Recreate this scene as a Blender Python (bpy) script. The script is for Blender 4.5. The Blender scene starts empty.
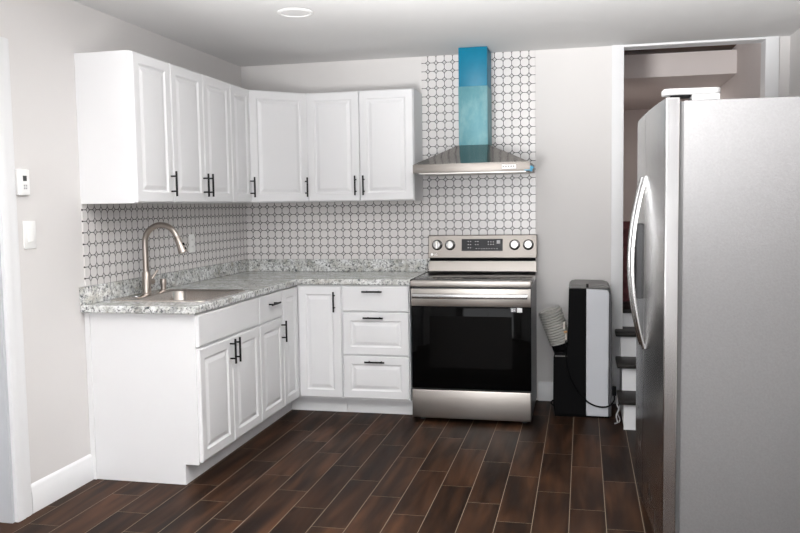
import bpy, bmesh, math, random
from mathutils import Vector, Matrix, noise

S = bpy.context.scene
COL = S.collection
random.seed(7)

# ------------------------------------------------------------------ camera
CX, CY, CZ = 2.4921, -5.7298, 1.3991
YAW, PITCH, ROLL, FPX = -0.2229, -0.0763, -0.0154, 809.57
_cy, _sy, _cp, _sp = math.cos(YAW), math.sin(YAW), math.cos(PITCH), math.sin(PITCH)
_fw = Vector((_sy * _cp, _cy * _cp, _sp))
_r0 = Vector((_cy, -_sy, 0))
_u0 = _r0.cross(_fw)
_r = _r0 * math.cos(ROLL) + _u0 * math.sin(ROLL)
_u = -_r0 * math.sin(ROLL) + _u0 * math.cos(ROLL)
cam = bpy.data.objects.new('camera', bpy.data.cameras.new('camera'))
COL.objects.link(cam)
cam.data.sensor_width = 36.0
cam.data.lens = FPX * 36.0 / 800.0
cam.data.clip_start = 0.05
cam.matrix_world = Matrix(((_r.x, _u.x, -_fw.x, CX), (_r.y, _u.y, -_fw.y, CY),
                           (_r.z, _u.z, -_fw.z, CZ), (0, 0, 0, 1)))
S.camera = cam

# ------------------------------------------------------------------ light and exposure
S.view_settings.view_transform = 'Standard'
S.view_settings.look = 'None'
S.view_settings.gamma = 1.0
S.view_settings.use_curve_mapping = False
S.view_settings.exposure = 0.90
W = bpy.data.worlds.new('world'); S.world = W
W.use_nodes = True
W.node_tree.nodes['Background'].inputs[0].default_value = (0.80, 0.88, 1.0, 1)
W.node_tree.nodes['Background'].inputs[1].default_value = 1.0
S.cycles.max_bounces = 10
S.cycles.diffuse_bounces = 6
S.cycles.glossy_bounces = 5
S.cycles.caustics_reflective = False


def area(name, loc, aim, sx, sy, power, col=(1, 1, 1)):
    l = bpy.data.lights.new(name, 'AREA')
    l.shape = 'RECTANGLE'; l.size = sx; l.size_y = sy; l.energy = power; l.color = col
    o = bpy.data.objects.new(name, l); COL.objects.link(o)
    o.location = loc
    d = Vector(aim) - Vector(loc)
    o.rotation_euler = d.to_track_quat('-Z', 'Y').to_euler()
    return o


area('window_daylight', (1.9, -7.55, 1.25), (1.9, 0, 1.6), 2.9, 2.2, 46, (1.0, 0.985, 0.97))
# unseen fill added to brighten the stairwell; the photographer's upturned flash follows
area('stairwell_fill_light', (3.2, 1.9, 2.35), (3.2, 1.9, 0), 0.25, 0.25, 2.2, (1.0, 0.97, 0.93))


def flash(name, loc, aim, power, cone):
    l = bpy.data.lights.new(name, 'SPOT')
    l.energy = power; l.spot_size = math.radians(cone); l.spot_blend = 1.0; l.shadow_soft_size = 0.30; l.color = (1.0, 0.995, 0.99)
    o = bpy.data.objects.new(name, l); COL.objects.link(o)
    o.location = loc
    o.rotation_euler = (Vector(aim) - Vector(loc)).to_track_quat('-Z', 'Y').to_euler()


flash('camera_flash', (2.6, -6.0, 1.20), (2.2, -4.8, 3.0), 45, 130)
flash('ceiling_bounce_fill', (1.7, -4.15, 1.25), (2.05, -3.52, 2.44), 690, 128)  # extra spot added ahead of the camera to lift the back of the room

# ------------------------------------------------------------------ materials


class G:
    """small helper to write node graphs"""
    def __init__(s, name):
        s.m = bpy.data.materials.new(name); s.m.use_nodes = True
        s.t = s.m.node_tree; s.b = s.t.nodes['Principled BSDF']

    def n(s, typ, **kw):
        x = s.t.nodes.new(typ)
        for k, v in kw.items():
            setattr(x, k, v)
        return x

    def put(s, sock, v):
        if isinstance(v, bpy.types.NodeSocket):
            s.t.links.new(v, sock)
        else:
            sock.default_value = v

    def math(s, op, a, b=0.0, c=None):
        x = s.n('ShaderNodeMath', operation=op)
        s.put(x.inputs[0], a); s.put(x.inputs[1], b)
        if c is not None:
            s.put(x.inputs[2], c)
        return x.outputs[0]

    def mix(s, f, a, b):
        x = s.n('ShaderNodeMix', data_type='RGBA')
        s.put(x.inputs[0], f); s.put(x.inputs[6], a); s.put(x.inputs[7], b)
        return x.outputs[2]

    def ramp(s, f, stops):
        x = s.n('ShaderNodeValToRGB')
        while len(x.color_ramp.elements) < len(stops):
            x.color_ramp.elements.new(0.5)
        for e, (p, c) in zip(x.color_ramp.elements, stops):
            e.position = p; e.color = c if len(c) == 4 else (*c, 1)
        s.put(x.inputs[0], f)
        return x.outputs[0]

    def pos(s):
        return s.n('ShaderNodeNewGeometry').outputs['Position']

    def obj(s):
        return s.n('ShaderNodeTexCoord').outputs['Object']

    def xyz(s, v):
        x = s.n('ShaderNodeSeparateXYZ'); s.put(x.inputs[0], v)
        return x.outputs

    def comb(s, x_, y_, z_):
        x = s.n('ShaderNodeCombineXYZ')
        for i, v in enumerate((x_, y_, z_)):
            s.put(x.inputs[i], v)
        return x.outputs[0]

    def scale(s, v, k):
        x = s.n('ShaderNodeVectorMath', operation='MULTIPLY'); s.put(x.inputs[0], v); x.inputs[1].default_value = k
        return x.outputs[0]

    def noise(s, v, sc, det=3.0, rough=0.5, dist=0.0):
        x = s.n('ShaderNodeTexNoise'); s.put(x.inputs['Vector'], v)
        x.inputs['Scale'].default_value = sc; x.inputs['Detail'].default_value = det
        x.inputs['Roughness'].default_value = rough; x.inputs['Distortion'].default_value = dist
        return x.outputs[0]

    def bump(s, h, k, d=0.01):
        x = s.n('ShaderNodeBump'); s.put(x.inputs['Height'], h)
        x.inputs['Strength'].default_value = k; x.inputs['Distance'].default_value = d
        s.t.links.new(x.outputs[0], s.b.inputs['Normal'])

    def set(s, **kw):
        for k, v in kw.items():
            s.put(s.b.inputs[k.replace('_', ' ')], v)
        return s


def C4(c):
    return (*c, 1.0)


def plain(name, col, rough=0.5, metal=0.0, var=0.03, sc=6.0, bump=0.0, spec=0.5, coat=0.0):
    g = G(name)
    f = g.noise(g.obj(), sc, 3)
    a = tuple(max(0, c * (1 - var)) for c in col); b = tuple(min(1, c * (1 + var)) for c in col)
    g.set(Base_Color=g.mix(f, C4(a), C4(b)), Roughness=rough, Metallic=metal)
    g.b.inputs['Specular IOR Level'].default_value = spec
    g.b.inputs['Coat Weight'].default_value = coat
    if bump:
        g.bump(g.noise(g.obj(), 220, 2), bump, 0.001)
    return g.m


def steel(name, col, rough=0.28, axis=(2, 2, 260), var=0.12):
    g = G(name)
    f = g.noise(g.scale(g.obj(), axis), 1.0, 4, 0.6)
    cloud = g.noise(g.obj(), 5.0, 2)
    a = tuple(c * (1 - var) for c in col)
    g.set(Base_Color=g.mix(f, C4(a), C4(col)), Metallic=1.0,
          Roughness=g.math('ADD', g.math('MULTIPLY', f, 0.12), g.math('MULTIPLY_ADD', cloud, 0.10, rough - 0.11)))
    return g.m


M = {}
M['white'] = plain('white_cabinet_paint', (0.775, 0.777, 0.787), 0.38, var=0.01)
M['trim'] = plain('white_trim_paint', (0.77, 0.775, 0.785), 0.4, var=0.015)
M['wall'] = plain('warm_white_wall_paint', (0.695, 0.678, 0.668), 0.7, var=0.02, sc=2, bump=0.15)
M['ceil'] = plain('ceiling_paint', (0.71, 0.705, 0.70), 0.8, var=0.02, sc=1.5, bump=0.2)
M['pink'] = plain('stairwell_paint', (0.74, 0.68, 0.66), 0.7, var=0.03)
M['brownceil'] = plain('raw_brown_board', (0.16, 0.085, 0.04), 0.7, var=0.2)
M['black'] = plain('matte_black_metal', (0.006, 0.006, 0.0065), 0.42, var=0.1, spec=0.2)
M['plastic_black'] = plain('black_plastic', (0.004, 0.004, 0.0045), 0.5, var=0.1, spec=0.05)
M['plastic_silver'] = plain('silver_plastic', (0.56, 0.575, 0.61), 0.38, var=0.02)
M['plastic_grey'] = plain('grey_plastic', (0.27, 0.26, 0.25), 0.45, var=0.04)
M['hose'] = plain('grey_hose_plastic', (0.42, 0.41, 0.39), 0.55, var=0.05)
M['plate'] = plain('white_plate_plastic', (0.86, 0.86, 0.85), 0.35, var=0.01)
M['lcd'] = plain('grey_display', (0.05, 0.055, 0.055), 0.3, var=0.1)
M['buttons'] = plain('pale_grey_marks', (0.40, 0.40, 0.41), 0.5, var=0.02)
M['steel'] = steel('brushed_stainless_steel', (0.48, 0.45, 0.42), 0.34, var=0.05)
M['steel_console'] = steel('satin_beige_steel', (0.29, 0.267, 0.245), 0.45, var=0.05)
M['steel_v'] = steel('vertical_brushed_stainless_steel', (0.50, 0.495, 0.495), 0.24, (260, 260, 2), 0.06)
M['steel_dull'] = steel('satin_steel', (0.60, 0.58, 0.55), 0.36, (2, 2, 200))
M['nickel'] = steel('brushed_nickel', (0.40, 0.355, 0.32), 0.30, (200, 200, 3), 0.06)
M['sinksteel'] = steel('sink_steel', (0.70, 0.65, 0.60), 0.22, (30, 3, 3), 0.05)
M['chrome'] = steel('polished_steel', (0.45, 0.45, 0.45), 0.2, (3, 3, 3), 0.03)
M['glass_black'] = plain('black_oven_glass', (0.002, 0.002, 0.002), 0.05, var=0.1, spec=0.09)
M['cooktop'] = plain('black_cooktop_glass', (0.012, 0.012, 0.013), 0.05, var=0.1, spec=0.8)
M['maroon'] = plain('maroon_fabric', (0.16, 0.055, 0.06), 0.85, var=0.25, sc=40)
M['darktread'] = plain('dark_stained_tread', (0.016, 0.014, 0.013), 0.45, var=0.35, sc=14, spec=0.15)
M['darkbrown'] = plain('dark_brown_wood', (0.03, 0.014, 0.011), 0.5, var=0.3)
M['stringer'] = plain('grey_white_paint', (0.72, 0.72, 0.73), 0.5, var=0.02)
M['filmblue'] = plain('bright_blue_protective_film', (0.001, 0.165, 0.275), 0.45, var=0.18, sc=14, spec=0.3)
M['tape'] = plain('blue_tape', (0.02, 0.27, 0.45), 0.5)
M['orange'] = plain('brass_fitting', (0.5, 0.28, 0.12), 0.5)
M['caulk'] = plain('white_caulk', (0.85, 0.84, 0.83), 0.5)


def film_teal():
    g = G('frosted_teal_protective_film')
    f = g.noise(g.scale(g.obj(), (9, 9, 5)), 1.0, 4, 0.65)
    col = g.ramp(f, [(0.30, (0.085, 0.255, 0.30)), (0.5, (0.125, 0.305, 0.345)), (0.72, (0.23, 0.40, 0.425))])
    g.set(Base_Color=col, Roughness=0.45, Metallic=0.1)
    g.b.inputs['Specular IOR Level'].default_value = 0.3
    return g.m


M['filmteal'] = film_teal()


def fridge_side():
    g = G('textured_grey_fridge_paint')
    f = g.noise(g.obj(), 130, 3, 0.6)
    col = g.mix(f, C4((0.175, 0.173, 0.175)), C4((0.225, 0.223, 0.226)))
    g.set(Base_Color=col, Roughness=g.math('MULTIPLY_ADD', f, 0.2, 0.42))
    g.b.inputs['Specular IOR Level'].default_value = 0.2
    g.bump(f, 0.35, 0.002)
    return g.m


M['fridge_side'] = fridge_side()


def tile_mat(name, axis, ph_u, ph_v, pu=0.0590, pv=0.0586):
    g = G(name)
    p = g.xyz(g.pos())
    u = g.math('DIVIDE', g.math('SUBTRACT', p[axis], ph_u), pu)
    v = g.math('DIVIDE', g.math('SUBTRACT', p[2], ph_v), pv)
    a = g.math('ABSOLUTE', g.math('SUBTRACT', u, g.math('ROUND', u)))
    b = g.math('ABSOLUTE', g.math('SUBTRACT', v, g.math('ROUND', v)))
    # distance to the octagon's rounded outline: mix of diamond and circle metrics
    dm = g.math('ADD', a, b)
    w = 0.031
    d0 = 0.245
    line = g.math('MULTIPLY', g.math('LESS_THAN', g.math('MINIMUM', a, b), w), g.math('GREATER_THAN', dm, d0))
    # circle about the cell centre rounds the octagon corners
    ca = g.math('SUBTRACT', 0.5, a); cb = g.math('SUBTRACT', 0.5, b)
    rad = g.math('SQRT', g.math('ADD', g.math('MULTIPLY', ca, ca), g.math('MULTIPLY', cb, cb)))
    ring = g.math('MULTIPLY', g.math('GREATER_THAN', rad, 0.50), g.math('GREATER_THAN', dm, d0))
    ring2 = g.math('MULTIPLY', g.math('LESS_THAN', g.math('ABSOLUTE', g.math('SUBTRACT', dm, d0)), 0.038), 1.0)
    dark = g.math('MAXIMUM', line, g.math('MAXIMUM', ring, ring2))
    dot = g.math('LESS_THAN', dm, d0)
    n1 = g.noise(g.pos(), 14, 3)
    white = g.mix(n1, C4((0.67, 0.645, 0.635)), C4((0.75, 0.73, 0.72)))
    c1 = g.mix(dot, white, C4((0.58, 0.565, 0.56)))
    c2 = g.mix(dark, c1, C4((0.016, 0.015, 0.017)))
    g.set(Base_Color=c2, Roughness=g.math('MULTIPLY_ADD', dark, 0.4, 0.22))
    g.bump(g.math('SUBTRACT', 1.0, dark), 0.25, 0.001)
    return g.m


M['tile_back'] = tile_mat('octagon_mosaic_back', 0, 0.0620, 1.338)
M['tile_side'] = tile_mat('octagon_mosaic_side', 1, -2.0130, 1.3385)


def floor_mat():
    g = G('dark_wood_plank_tile')
    p = g.xyz(g.pos())
    pw, pl = 0.1575, 0.6125
    u = g.math('DIVIDE', g.math('SUBTRACT', p[0], 1.6475), pw)
    c = g.math('FLOOR', u)
    fu = g.math('SUBTRACT', u, c)
    v = g.math('DIVIDE', g.math('ADD', g.math('SUBTRACT', p[1], 0.2), g.math('MULTIPLY', c, 0.2042)), pl)
    r = g.math('FLOOR', v)
    fv = g.math('SUBTRACT', v, r)
    eu = g.math('MULTIPLY', g.math('MINIMUM', fu, g.math('SUBTRACT', 1.0, fu)), pw)
    ev = g.math('MULTIPLY', g.math('MINIMUM', fv, g.math('SUBTRACT', 1.0, fv)), pl)
    grout = g.math('LESS_THAN', g.math('MINIMUM', eu, g.math('MULTIPLY', ev, 1.5)), 0.0015)
    wn = g.n('ShaderNodeTexWhiteNoise', noise_dimensions='2D')
    g.put(wn.inputs['Vector'], g.comb(c, r, 0.0))
    rnd = wn.outputs['Value']
    shift = g.math('MULTIPLY', rnd, 37.0)
    vec = g.comb(g.math('ADD', g.math('MULTIPLY', p[0], 24.0), shift), g.math('ADD', g.math('MULTIPLY', p[1], 2.2), shift), 0.0)
    grain = g.noise(vec, 1.0, 6, 0.62, 0.6)
    vec2 = g.comb(g.math('ADD', g.math('MULTIPLY', p[0], 11.0), shift), g.math('ADD', g.math('MULTIPLY', p[1], 1.5), shift), 3.0)
    blot = g.noise(vec2, 1.0, 2, 0.5, 0.4)
    base = g.ramp(blot, [(0.28, (0.012, 0.0068, 0.0048)), (0.45, (0.030, 0.0145, 0.0082)), (0.58, (0.060, 0.0275, 0.0145)), (0.74, (0.100, 0.045, 0.022))])
    base = g.mix(g.math('MULTIPLY', g.math('SUBTRACT', 1.0, grain), 0.60), base, C4((0.012, 0.007, 0.005)))
    bright = g.n('ShaderNodeHueSaturation')
    g.put(bright.inputs['Value'], g.math('MULTIPLY_ADD', rnd, 0.55, 0.72))
    g.put(bright.inputs['Color'], base)
    col = g.mix(grout, bright.outputs[0], C4((0.25, 0.205, 0.155)))
    g.set(Base_Color=col, Roughness=g.math('MULTIPLY_ADD', grain, 0.15, g.math('MULTIPLY_ADD', grout, 0.3, 0.36)))
    g.b.inputs['Specular IOR Level'].default_value = 0.06
    g.bump(g.math('ADD', g.math('MULTIPLY', g.math('SUBTRACT', 1.0, grout), 0.5), g.math('MULTIPLY', grain, 0.2)), 0.2, 0.0015)
    return g.m


M['floor'] = floor_mat()


def granite():
    g = G('speckled_white_granite')
    o = g.pos()
    n1 = g.noise(o, 11, 4, 0.6, 0.5)
    n2 = g.noise(o, 58, 5, 0.68, 0.5)
    n3 = g.noise(g.scale(o, (1, 1, 1.3)), 115, 3, 0.6)
    n4 = g.noise(o, 32, 4, 0.65, 1.2)
    base = g.ramp(n1, [(0.33, (0.46, 0.445, 0.395)), (0.47, (0.64, 0.645, 0.62)), (0.60, (0.80, 0.815, 0.81))])
    base = g.mix(g.ramp(n4, [(0.48, (0, 0, 0)), (0.62, (0.70, 0.75, 0.75))]), base, C4((0.24, 0.25, 0.25)))
    base = g.mix(g.ramp(n2, [(0.545, (0, 0, 0)), (0.62, (0.95, 0.95, 0.95))]), base, C4((0.055, 0.06, 0.07)))
    base = g.mix(g.ramp(n3, [(0.58, (0, 0, 0)), (0.66, (0.8, 0.8, 0.8))]), base, C4((0.06, 0.06, 0.065)))
    g.set(Base_Color=base, Roughness=0.16)
    return g.m


M['granite'] = granite()

# ------------------------------------------------------------------ mesh helpers


def BM():
    return bmesh.new()


def box(bm, x0, x1, y0, y1, z0, z1, bev=0.0, seg=2):
    r = bmesh.ops.create_cube(bm, size=1.0)
    vs = r['verts']
    for v in vs:
        v.co = Vector(((x0 + x1) / 2 + v.co.x * (x1 - x0), (y0 + y1) / 2 + v.co.y * (y1 - y0), (z0 + z1) / 2 + v.co.z * (z1 - z0)))
    if bev:
        es = set(e for v in vs for e in v.link_edges)
        bmesh.ops.bevel(bm, geom=list(es), offset=bev, segments=seg, affect='EDGES', profile=0.5)
    return bm


def frame_of(d):
    d = d.normalized()
    a = Vector((0, 0, 1)) if abs(d.z) < 0.9 else Vector((1, 0, 0))
    x = d.cross(a).normalized()
    return x, d.cross(x).normalized()


def rings(bm, loops, cap0=True, cap1=True, closed=False):
    L = [[bm.verts.new(p) for p in lp] for lp in loops]
    n = len(L[0])
    pairs = list(zip(L[:-1], L[1:])) + ([(L[-1], L[0])] if closed else [])
    for a, b in pairs:
        for i in range(n):
            j = (i + 1) % n
            bm.faces.new((a[i], a[j], b[j], b[i]))
    if cap0 and not closed:
        bm.faces.new(list(reversed(L[0])))
    if cap1 and not closed:
        bm.faces.new(L[-1])
    return L


def tube(bm, path, rad, seg=14, cap=True):
    P = [Vector(p) for p in path]
    rr = rad if isinstance(rad, (list, tuple)) else [rad] * len(P)
    loops = []
    x = None
    for i, p in enumerate(P):
        d = (P[min(i + 1, len(P) - 1)] - P[max(i - 1, 0)]).normalized()
        if x is None:
            x, y = frame_of(d)
        else:
            x = (x - d * x.dot(d)).normalized(); y = d.cross(x)
        loops.append([p + (x * math.cos(t) + y * math.sin(t)) * rr[i] for t in (2 * math.pi * k / seg for k in range(seg))])
    rings(bm, loops, cap, cap)
    return bm


def cyl(bm, a, b, r, seg=24, r2=None):
    return tube(bm, [a, b], [r, r if r2 is None else r2], seg)


def lathe(bm, c, axis, prof, seg=28):
    """prof: list of (distance along axis, radius)"""
    d = Vector(axis).normalized(); x, y = frame_of(d); c = Vector(c)
    loops = [[c + d * h + (x * math.cos(t) + y * math.sin(t)) * max(r, 1e-4) for t in (2 * math.pi * k / seg for k in range(seg))] for h, r in prof]
    rings(bm, loops)
    return bm


def prism(bm, poly, axis, a, b):
    """extrude polygon (list of 2d) along axis index between a and b. axis 0: poly is (y,z); 1: (x,z); 2: (x,y)"""
    def P(q, h):
        return {0: (h, q[0], q[1]), 1: (q[0], h, q[1]), 2: (q[0], q[1], h)}[axis]
    rings(bm, [[P(q, a) for q in poly], [P(q, b) for q in poly]])
    return bm


def cells(bm, xs, ys, z0, z1, solid):
    """slab made of grid cells, with openings where solid() is False"""
    V = {}
    def v(i, j, k):
        if (i, j, k) not in V:
            V[i, j, k] = bm.verts.new((xs[i], ys[j], (z0, z1)[k]))
        return V[i, j, k]
    nx, ny = len(xs) - 1, len(ys) - 1
    f = lambda i, j: 0 <= i < nx and 0 <= j < ny and solid((xs[i] + xs[i + 1]) / 2, (ys[j] + ys[j + 1]) / 2)
    for i in range(nx):
        for j in range(ny):
            if not f(i, j):
                continue
            bm.faces.new((v(i, j, 1), v(i + 1, j, 1), v(i + 1, j + 1, 1), v(i, j + 1, 1)))
            bm.faces.new((v(i, j, 0), v(i, j + 1, 0), v(i + 1, j + 1, 0), v(i + 1, j, 0)))
            if not f(i - 1, j): bm.faces.new((v(i, j, 0), v(i, j, 1), v(i, j + 1, 1), v(i, j + 1, 0)))
            if not f(i + 1, j): bm.faces.new((v(i + 1, j, 0), v(i + 1, j + 1, 0), v(i + 1, j + 1, 1), v(i + 1, j, 1)))
            if not f(i, j - 1): bm.faces.new((v(i, j, 0), v(i + 1, j, 0), v(i + 1, j, 1), v(i, j, 1)))
            if not f(i, j + 1): bm.faces.new((v(i, j + 1, 0), v(i, j + 1, 1), v(i + 1, j + 1, 1), v(i + 1, j + 1, 0)))
    return bm


def rrect(x0, x1, y0, y1, r, n=6):
    out = []
    for cx_, cy_, a0 in ((x1 - r, y1 - r, 0), (x0 + r, y1 - r, 90), (x0 + r, y0 + r, 180), (x1 - r, y0 + r, 270)):
        for k in range(n + 1):
            a = math.radians(a0 + 90 * k / n)
            out.append((cx_ + r * math.cos(a), cy_ + r * math.sin(a)))
    return out


ORI = {}     # world origin of each root, so every part can be drawn in room coordinates


def root_origin(o):
    while o.parent:
        o = o.parent
    return ORI.get(o.name, Vector((0, 0, 0)))


def obj(name, bm, mat, parent=None, bev=0.0, smooth=True, angle=40, origin=None, seg=2):
    me = bpy.data.meshes.new(name)
    bmesh.ops.recalc_face_normals(bm, faces=bm.faces[:])
    off = root_origin(parent) if parent else (Vector(origin) if origin is not None else None)
    if off is None:
        xs = [v.co for v in bm.verts]
        mn = Vector((min(c.x for c in xs), min(c.y for c in xs), min(c.z for c in xs)))
        mx = Vector((max(c.x for c in xs), max(c.y for c in xs), max(c.z for c in xs)))
        off = Vector(((mn.x + mx.x) / 2, (mn.y + mx.y) / 2, mn.z))
    bmesh.ops.translate(bm, verts=bm.verts[:], vec=-off)
    if smooth:
        for f in bm.faces: f.smooth = True
        for e in bm.edges:
            if len(e.link_faces) == 2 and e.calc_face_angle(0) > math.radians(angle):
                e.smooth = False
    bm.to_mesh(me); bm.free()
    me.materials.append(mat)
    o = bpy.data.objects.new(name, me); COL.objects.link(o)
    if parent:
        o.parent = parent
    else:
        o.location = off; ORI[o.name] = off
    if bev:
        m = o.modifiers.new('edge', 'BEVEL'); m.width = bev; m.segments = seg; m.limit_method = 'ANGLE'; m.angle_limit = math.radians(40)
        m.harden_normals = False
    return o


def tag(o, label, cat, group=None):
    o['label'] = label; o['category'] = cat
    if group: o['group'] = group
    return o


def thing(name, label, cat, loc, group=None, rotz=0.0, local=False):
    o = bpy.data.objects.new(name, None); COL.objects.link(o)
    o.empty_display_size = 0.1
    o.location = loc; o.rotation_euler = (0, 0, rotz)
    ORI[o.name] = Vector((0, 0, 0)) if local else Vector(loc)
    return tag(o, label, cat, group)


def struct(name, bm, mat, parent=None, **kw):
    o = obj(name, bm, mat, parent, **kw)
    if not parent: o['kind'] = 'structure'
    return o


# ------------------------------------------------------------------ the setting
ZC = 2.442
XR = 3.79          # wall behind the fridge
YF = -7.6          # wall behind the camera
OX0, OX1, OZ = 2.758, 3.64, 2.428   # opening in the back wall
struct('floor', box(BM(), -0.12, XR + 0.12, YF - 0.12, 0.10, -0.08, 0.0), M['floor'], smooth=False)
struct('ceiling', box(BM(), -0.12, XR + 0.12, YF - 0.12, 0.12, ZC, ZC + 0.1), M['ceil'], smooth=False)

# left wall with a doorway near the camera
DY0, DY1, DZ = -3.50, -2.655, 2.05
bm = BM()
box(bm, -0.12, 0, DY1, 0.12, 0, ZC); box(bm, -0.12, 0, YF, DY0, 0, ZC); box(bm, -0.12, 0, DY0, DY1, DZ, ZC)
struct('wall_left', bm, M['wall'], smooth=False)
bm = BM()
box(bm, -0.12, OX0 - 0.01, 0, 0.12, 0, ZC); box(bm, OX1 + 0.01, XR + 0.12, 0, 0.12, 0, ZC)
box(bm, OX0 - 0.01, OX1 + 0.01, 0, 0.12, OZ + 0.006, ZC)
struct('wall_back', bm, M['wall'], smooth=False)
struct('wall_right', box(BM(), XR, XR + 0.12, YF, 0, 0, ZC), M['wall'], smooth=False)
bm = BM()
WX0, WX1, WZ0, WZ1 = 0.4, 3.4, 0.68, 2.42
box(bm, 0, WX0, YF - 0.12, YF, 0, ZC); box(bm, WX1, XR, YF - 0.12, YF, 0, ZC)
box(bm, WX0, WX1, YF - 0.12, YF, 0, WZ0); box(bm, WX0, WX1, YF - 0.12, YF, WZ1, ZC)
struct('wall_front', bm, M['wall'], smooth=False)
bm = BM()
for x in (WX0, (WX0 + WX1) / 2 - 0.02, WX1 - 0.04): box(bm, x, x + 0.04, YF - 0.09, YF - 0.04, WZ0, WZ1)
box(bm, WX0, WX1, YF - 0.09, YF - 0.04, WZ0, WZ0 + 0.05); box(bm, WX0, WX1, YF - 0.09, YF - 0.04, WZ1 - 0.05, WZ1)
struct('window_1', bm, M['trim'], smooth=False)

# door casing on the side wall: moulded boards, jamb and slab
def casing_profile(bm, y_in, y_out, z0, z1):
    s = 1 if y_out > y_in else -1
    prof = [(0, 0), (0.016, 0), (0.019, 0.012), (0.019, 0.045), (0.016, 0.055), (0.018, 0.075), (0.014, 0.1), (0, 0.105)]
    prism(bm, [(x, y_in + s * t) for x, t in prof], 2, z0, z1)
bm = BM()
casing_profile(bm, DY1, DY1 + 0.105, 0, 2.155)
casing_profile(bm, DY0, DY0 - 0.105, 0, 2.155)
prism(bm, [(0, DZ), (0.019, DZ), (0.017, DZ + 0.06), (0.012, DZ + 0.105), (0, DZ + 0.105)], 1, DY0, DY1)
struct('trim_1', bm, M['trim'])
d = struct('door_1', box(BM(), -0.105, -0.068, DY0 + 0.016, DY1 - 0.016, 0.008, DZ - 0.016, 0.002), M['trim'])
bm = BM()
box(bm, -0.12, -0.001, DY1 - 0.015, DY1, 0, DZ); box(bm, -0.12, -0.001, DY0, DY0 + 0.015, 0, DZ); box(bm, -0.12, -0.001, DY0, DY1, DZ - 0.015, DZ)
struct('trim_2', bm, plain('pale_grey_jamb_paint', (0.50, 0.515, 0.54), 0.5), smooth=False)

# baseboards
BBP = [(0, 0), (0.014, 0), (0.014, 0.098), (0.011, 0.104), (0.011, 0.118), (0.007, 0.128), (0.0, 0.135)]
struct('baseboard_left', prism(BM(), BBP, 1, DY1 + 0.105, -2.068), M['trim'])
bm = BM()
prism(bm, [(-x, z) for x, z in BBP], 0, 2.186, OX0 - 0.078)
struct('baseboard_back', bm, M['trim'])
# doorway casing round the opening in the back wall
bm = BM()
for x0, x1 in ((OX0 - 0.078, OX0), (OX1, OX1 + 0.082)):
    box(bm, x0, x1, -0.019, 0, 0, ZC, 0.002)
box(bm, OX0, OX1, -0.019, 0, OZ, ZC, 0.002)
box(bm, OX0 - 0.012, OX0, 0, 0.12, 0, OZ); box(bm, OX1, OX1 + 0.012, 0, 0.12, 0, OZ); box(bm, OX0, OX1, 0, 0.12, OZ, OZ + 0.0055)
struct('trim_3', bm, M['trim'])

# stairwell seen through the opening
bm = BM()
box(bm, OX0 - 0.16, OX0 - 0.06, 0.12, 3.3, 0.0, 2.62); box(bm, OX1, OX1 + 0.1, 0.12, 3.3, 0.0, 2.62); box(bm, OX0 - 0.16, OX1 + 0.1, 3.3, 3.4, 0, 2.62)
struct('wall_stairwell', bm, M['pink'], smooth=False)
struct('ceiling_stairwell', box(BM(), OX0 - 0.06, OX1, 1.0, 3.3, 2.365, 2.545), M['pink'], smooth=False)
struct('ceiling_upper', box(BM(), OX0 - 0.16, OX1 + 0.1, 0.12, 1.3, 2.585, 2.64), M['brownceil'], smooth=False)
struct('floor_landing', box(BM(), OX0 - 0.06, OX1, 0.36, 3.3, 0.56, 0.652), M['darktread'], smooth=False)

# staircase
st = thing('staircase', 'short staircase of white risers and dark wooden treads rising through the open doorway', 'staircase', (3.1, -0.3, 0))
SX0, SX1 = 2.738, 3.62
bm = BM()
prism(bm, [(-0.655, 0), (-0.655, 0.158), (-0.405, 0.158), (-0.405, 0.332), (-0.155, 0.332), (-0.155, 0.496), (-0.021, 0.496), (-0.021, 0)], 0, SX0 + 0.003, SX1)
obj('stringer', bm, M['stringer'], st, smooth=False)
for y, z0, z1, x0 in ((-0.67, 0, 0.160, SX0), (-0.42, 0.187, 0.334, SX0), (-0.17, 0.361, 0.498, SX0), (0.09, 0.525, 0.622, OX0 + 0.006)):
    obj('riser', box(BM(), x0, SX1, y, y + 0.015, z0, z1), M['trim'], st, smooth=False)
for y, z, x0, y1 in ((-0.70, 0.160, 2.706, -0.405), (-0.45, 0.334, 2.706, -0.155), (-0.20, 0.498, 2.706, -0.0205), (0.06, 0.622, OX0 + 0.004, 0.36)):
    obj('tread', box(BM(), x0, SX1, y, y1, z, z + 0.027, 0.006), M['darktread'], st)
obj('tread', box(BM(), OX0 + 0.002, SX1, -0.0203, 0.105, 0.498, 0.525), M['darktread'], st, smooth=False)

# maroon cloth hung over a rail beyond the stairs
bm = BM()
nx, nz = 40, 50
def cl_y(i, j):
    return 0.50 + 0.018 * math.sin(i * 0.9) + 0.008 * math.sin(j * 0.8) + (0.010 if (i // 2 + j // 2) % 2 else 0)
grid = [[bm.verts.new((2.72 + 0.62 * i / nx, cl_y(i, j), 0.653 + 0.597 * j / nz)) for j in range(nz + 1)] for i in range(nx + 1)]
gridb = [[bm.verts.new((2.72 + 0.62 * i / nx, cl_y(i, j) + 0.012, 0.653 + 0.597 * j / nz)) for j in range(nz + 1)] for i in range(nx + 1)]
for i in range(nx):
    for j in range(nz):
        bm.faces.new((grid[i][j], grid[i + 1][j], grid[i + 1][j + 1], grid[i][j + 1]))
        bm.faces.new((gridb[i][j], gridb[i][j + 1], gridb[i + 1][j + 1], gridb[i + 1][j]))
for i in range(nx):
    for j in (0, nz):
        bm.faces.new((grid[i][j], gridb[i][j], gridb[i + 1][j], grid[i + 1][j]))
for j in range(nz):
    for i in (0, nx):
        bm.faces.new((grid[i][j], grid[i][j + 1], gridb[i][j + 1], gridb[i][j]))
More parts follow.
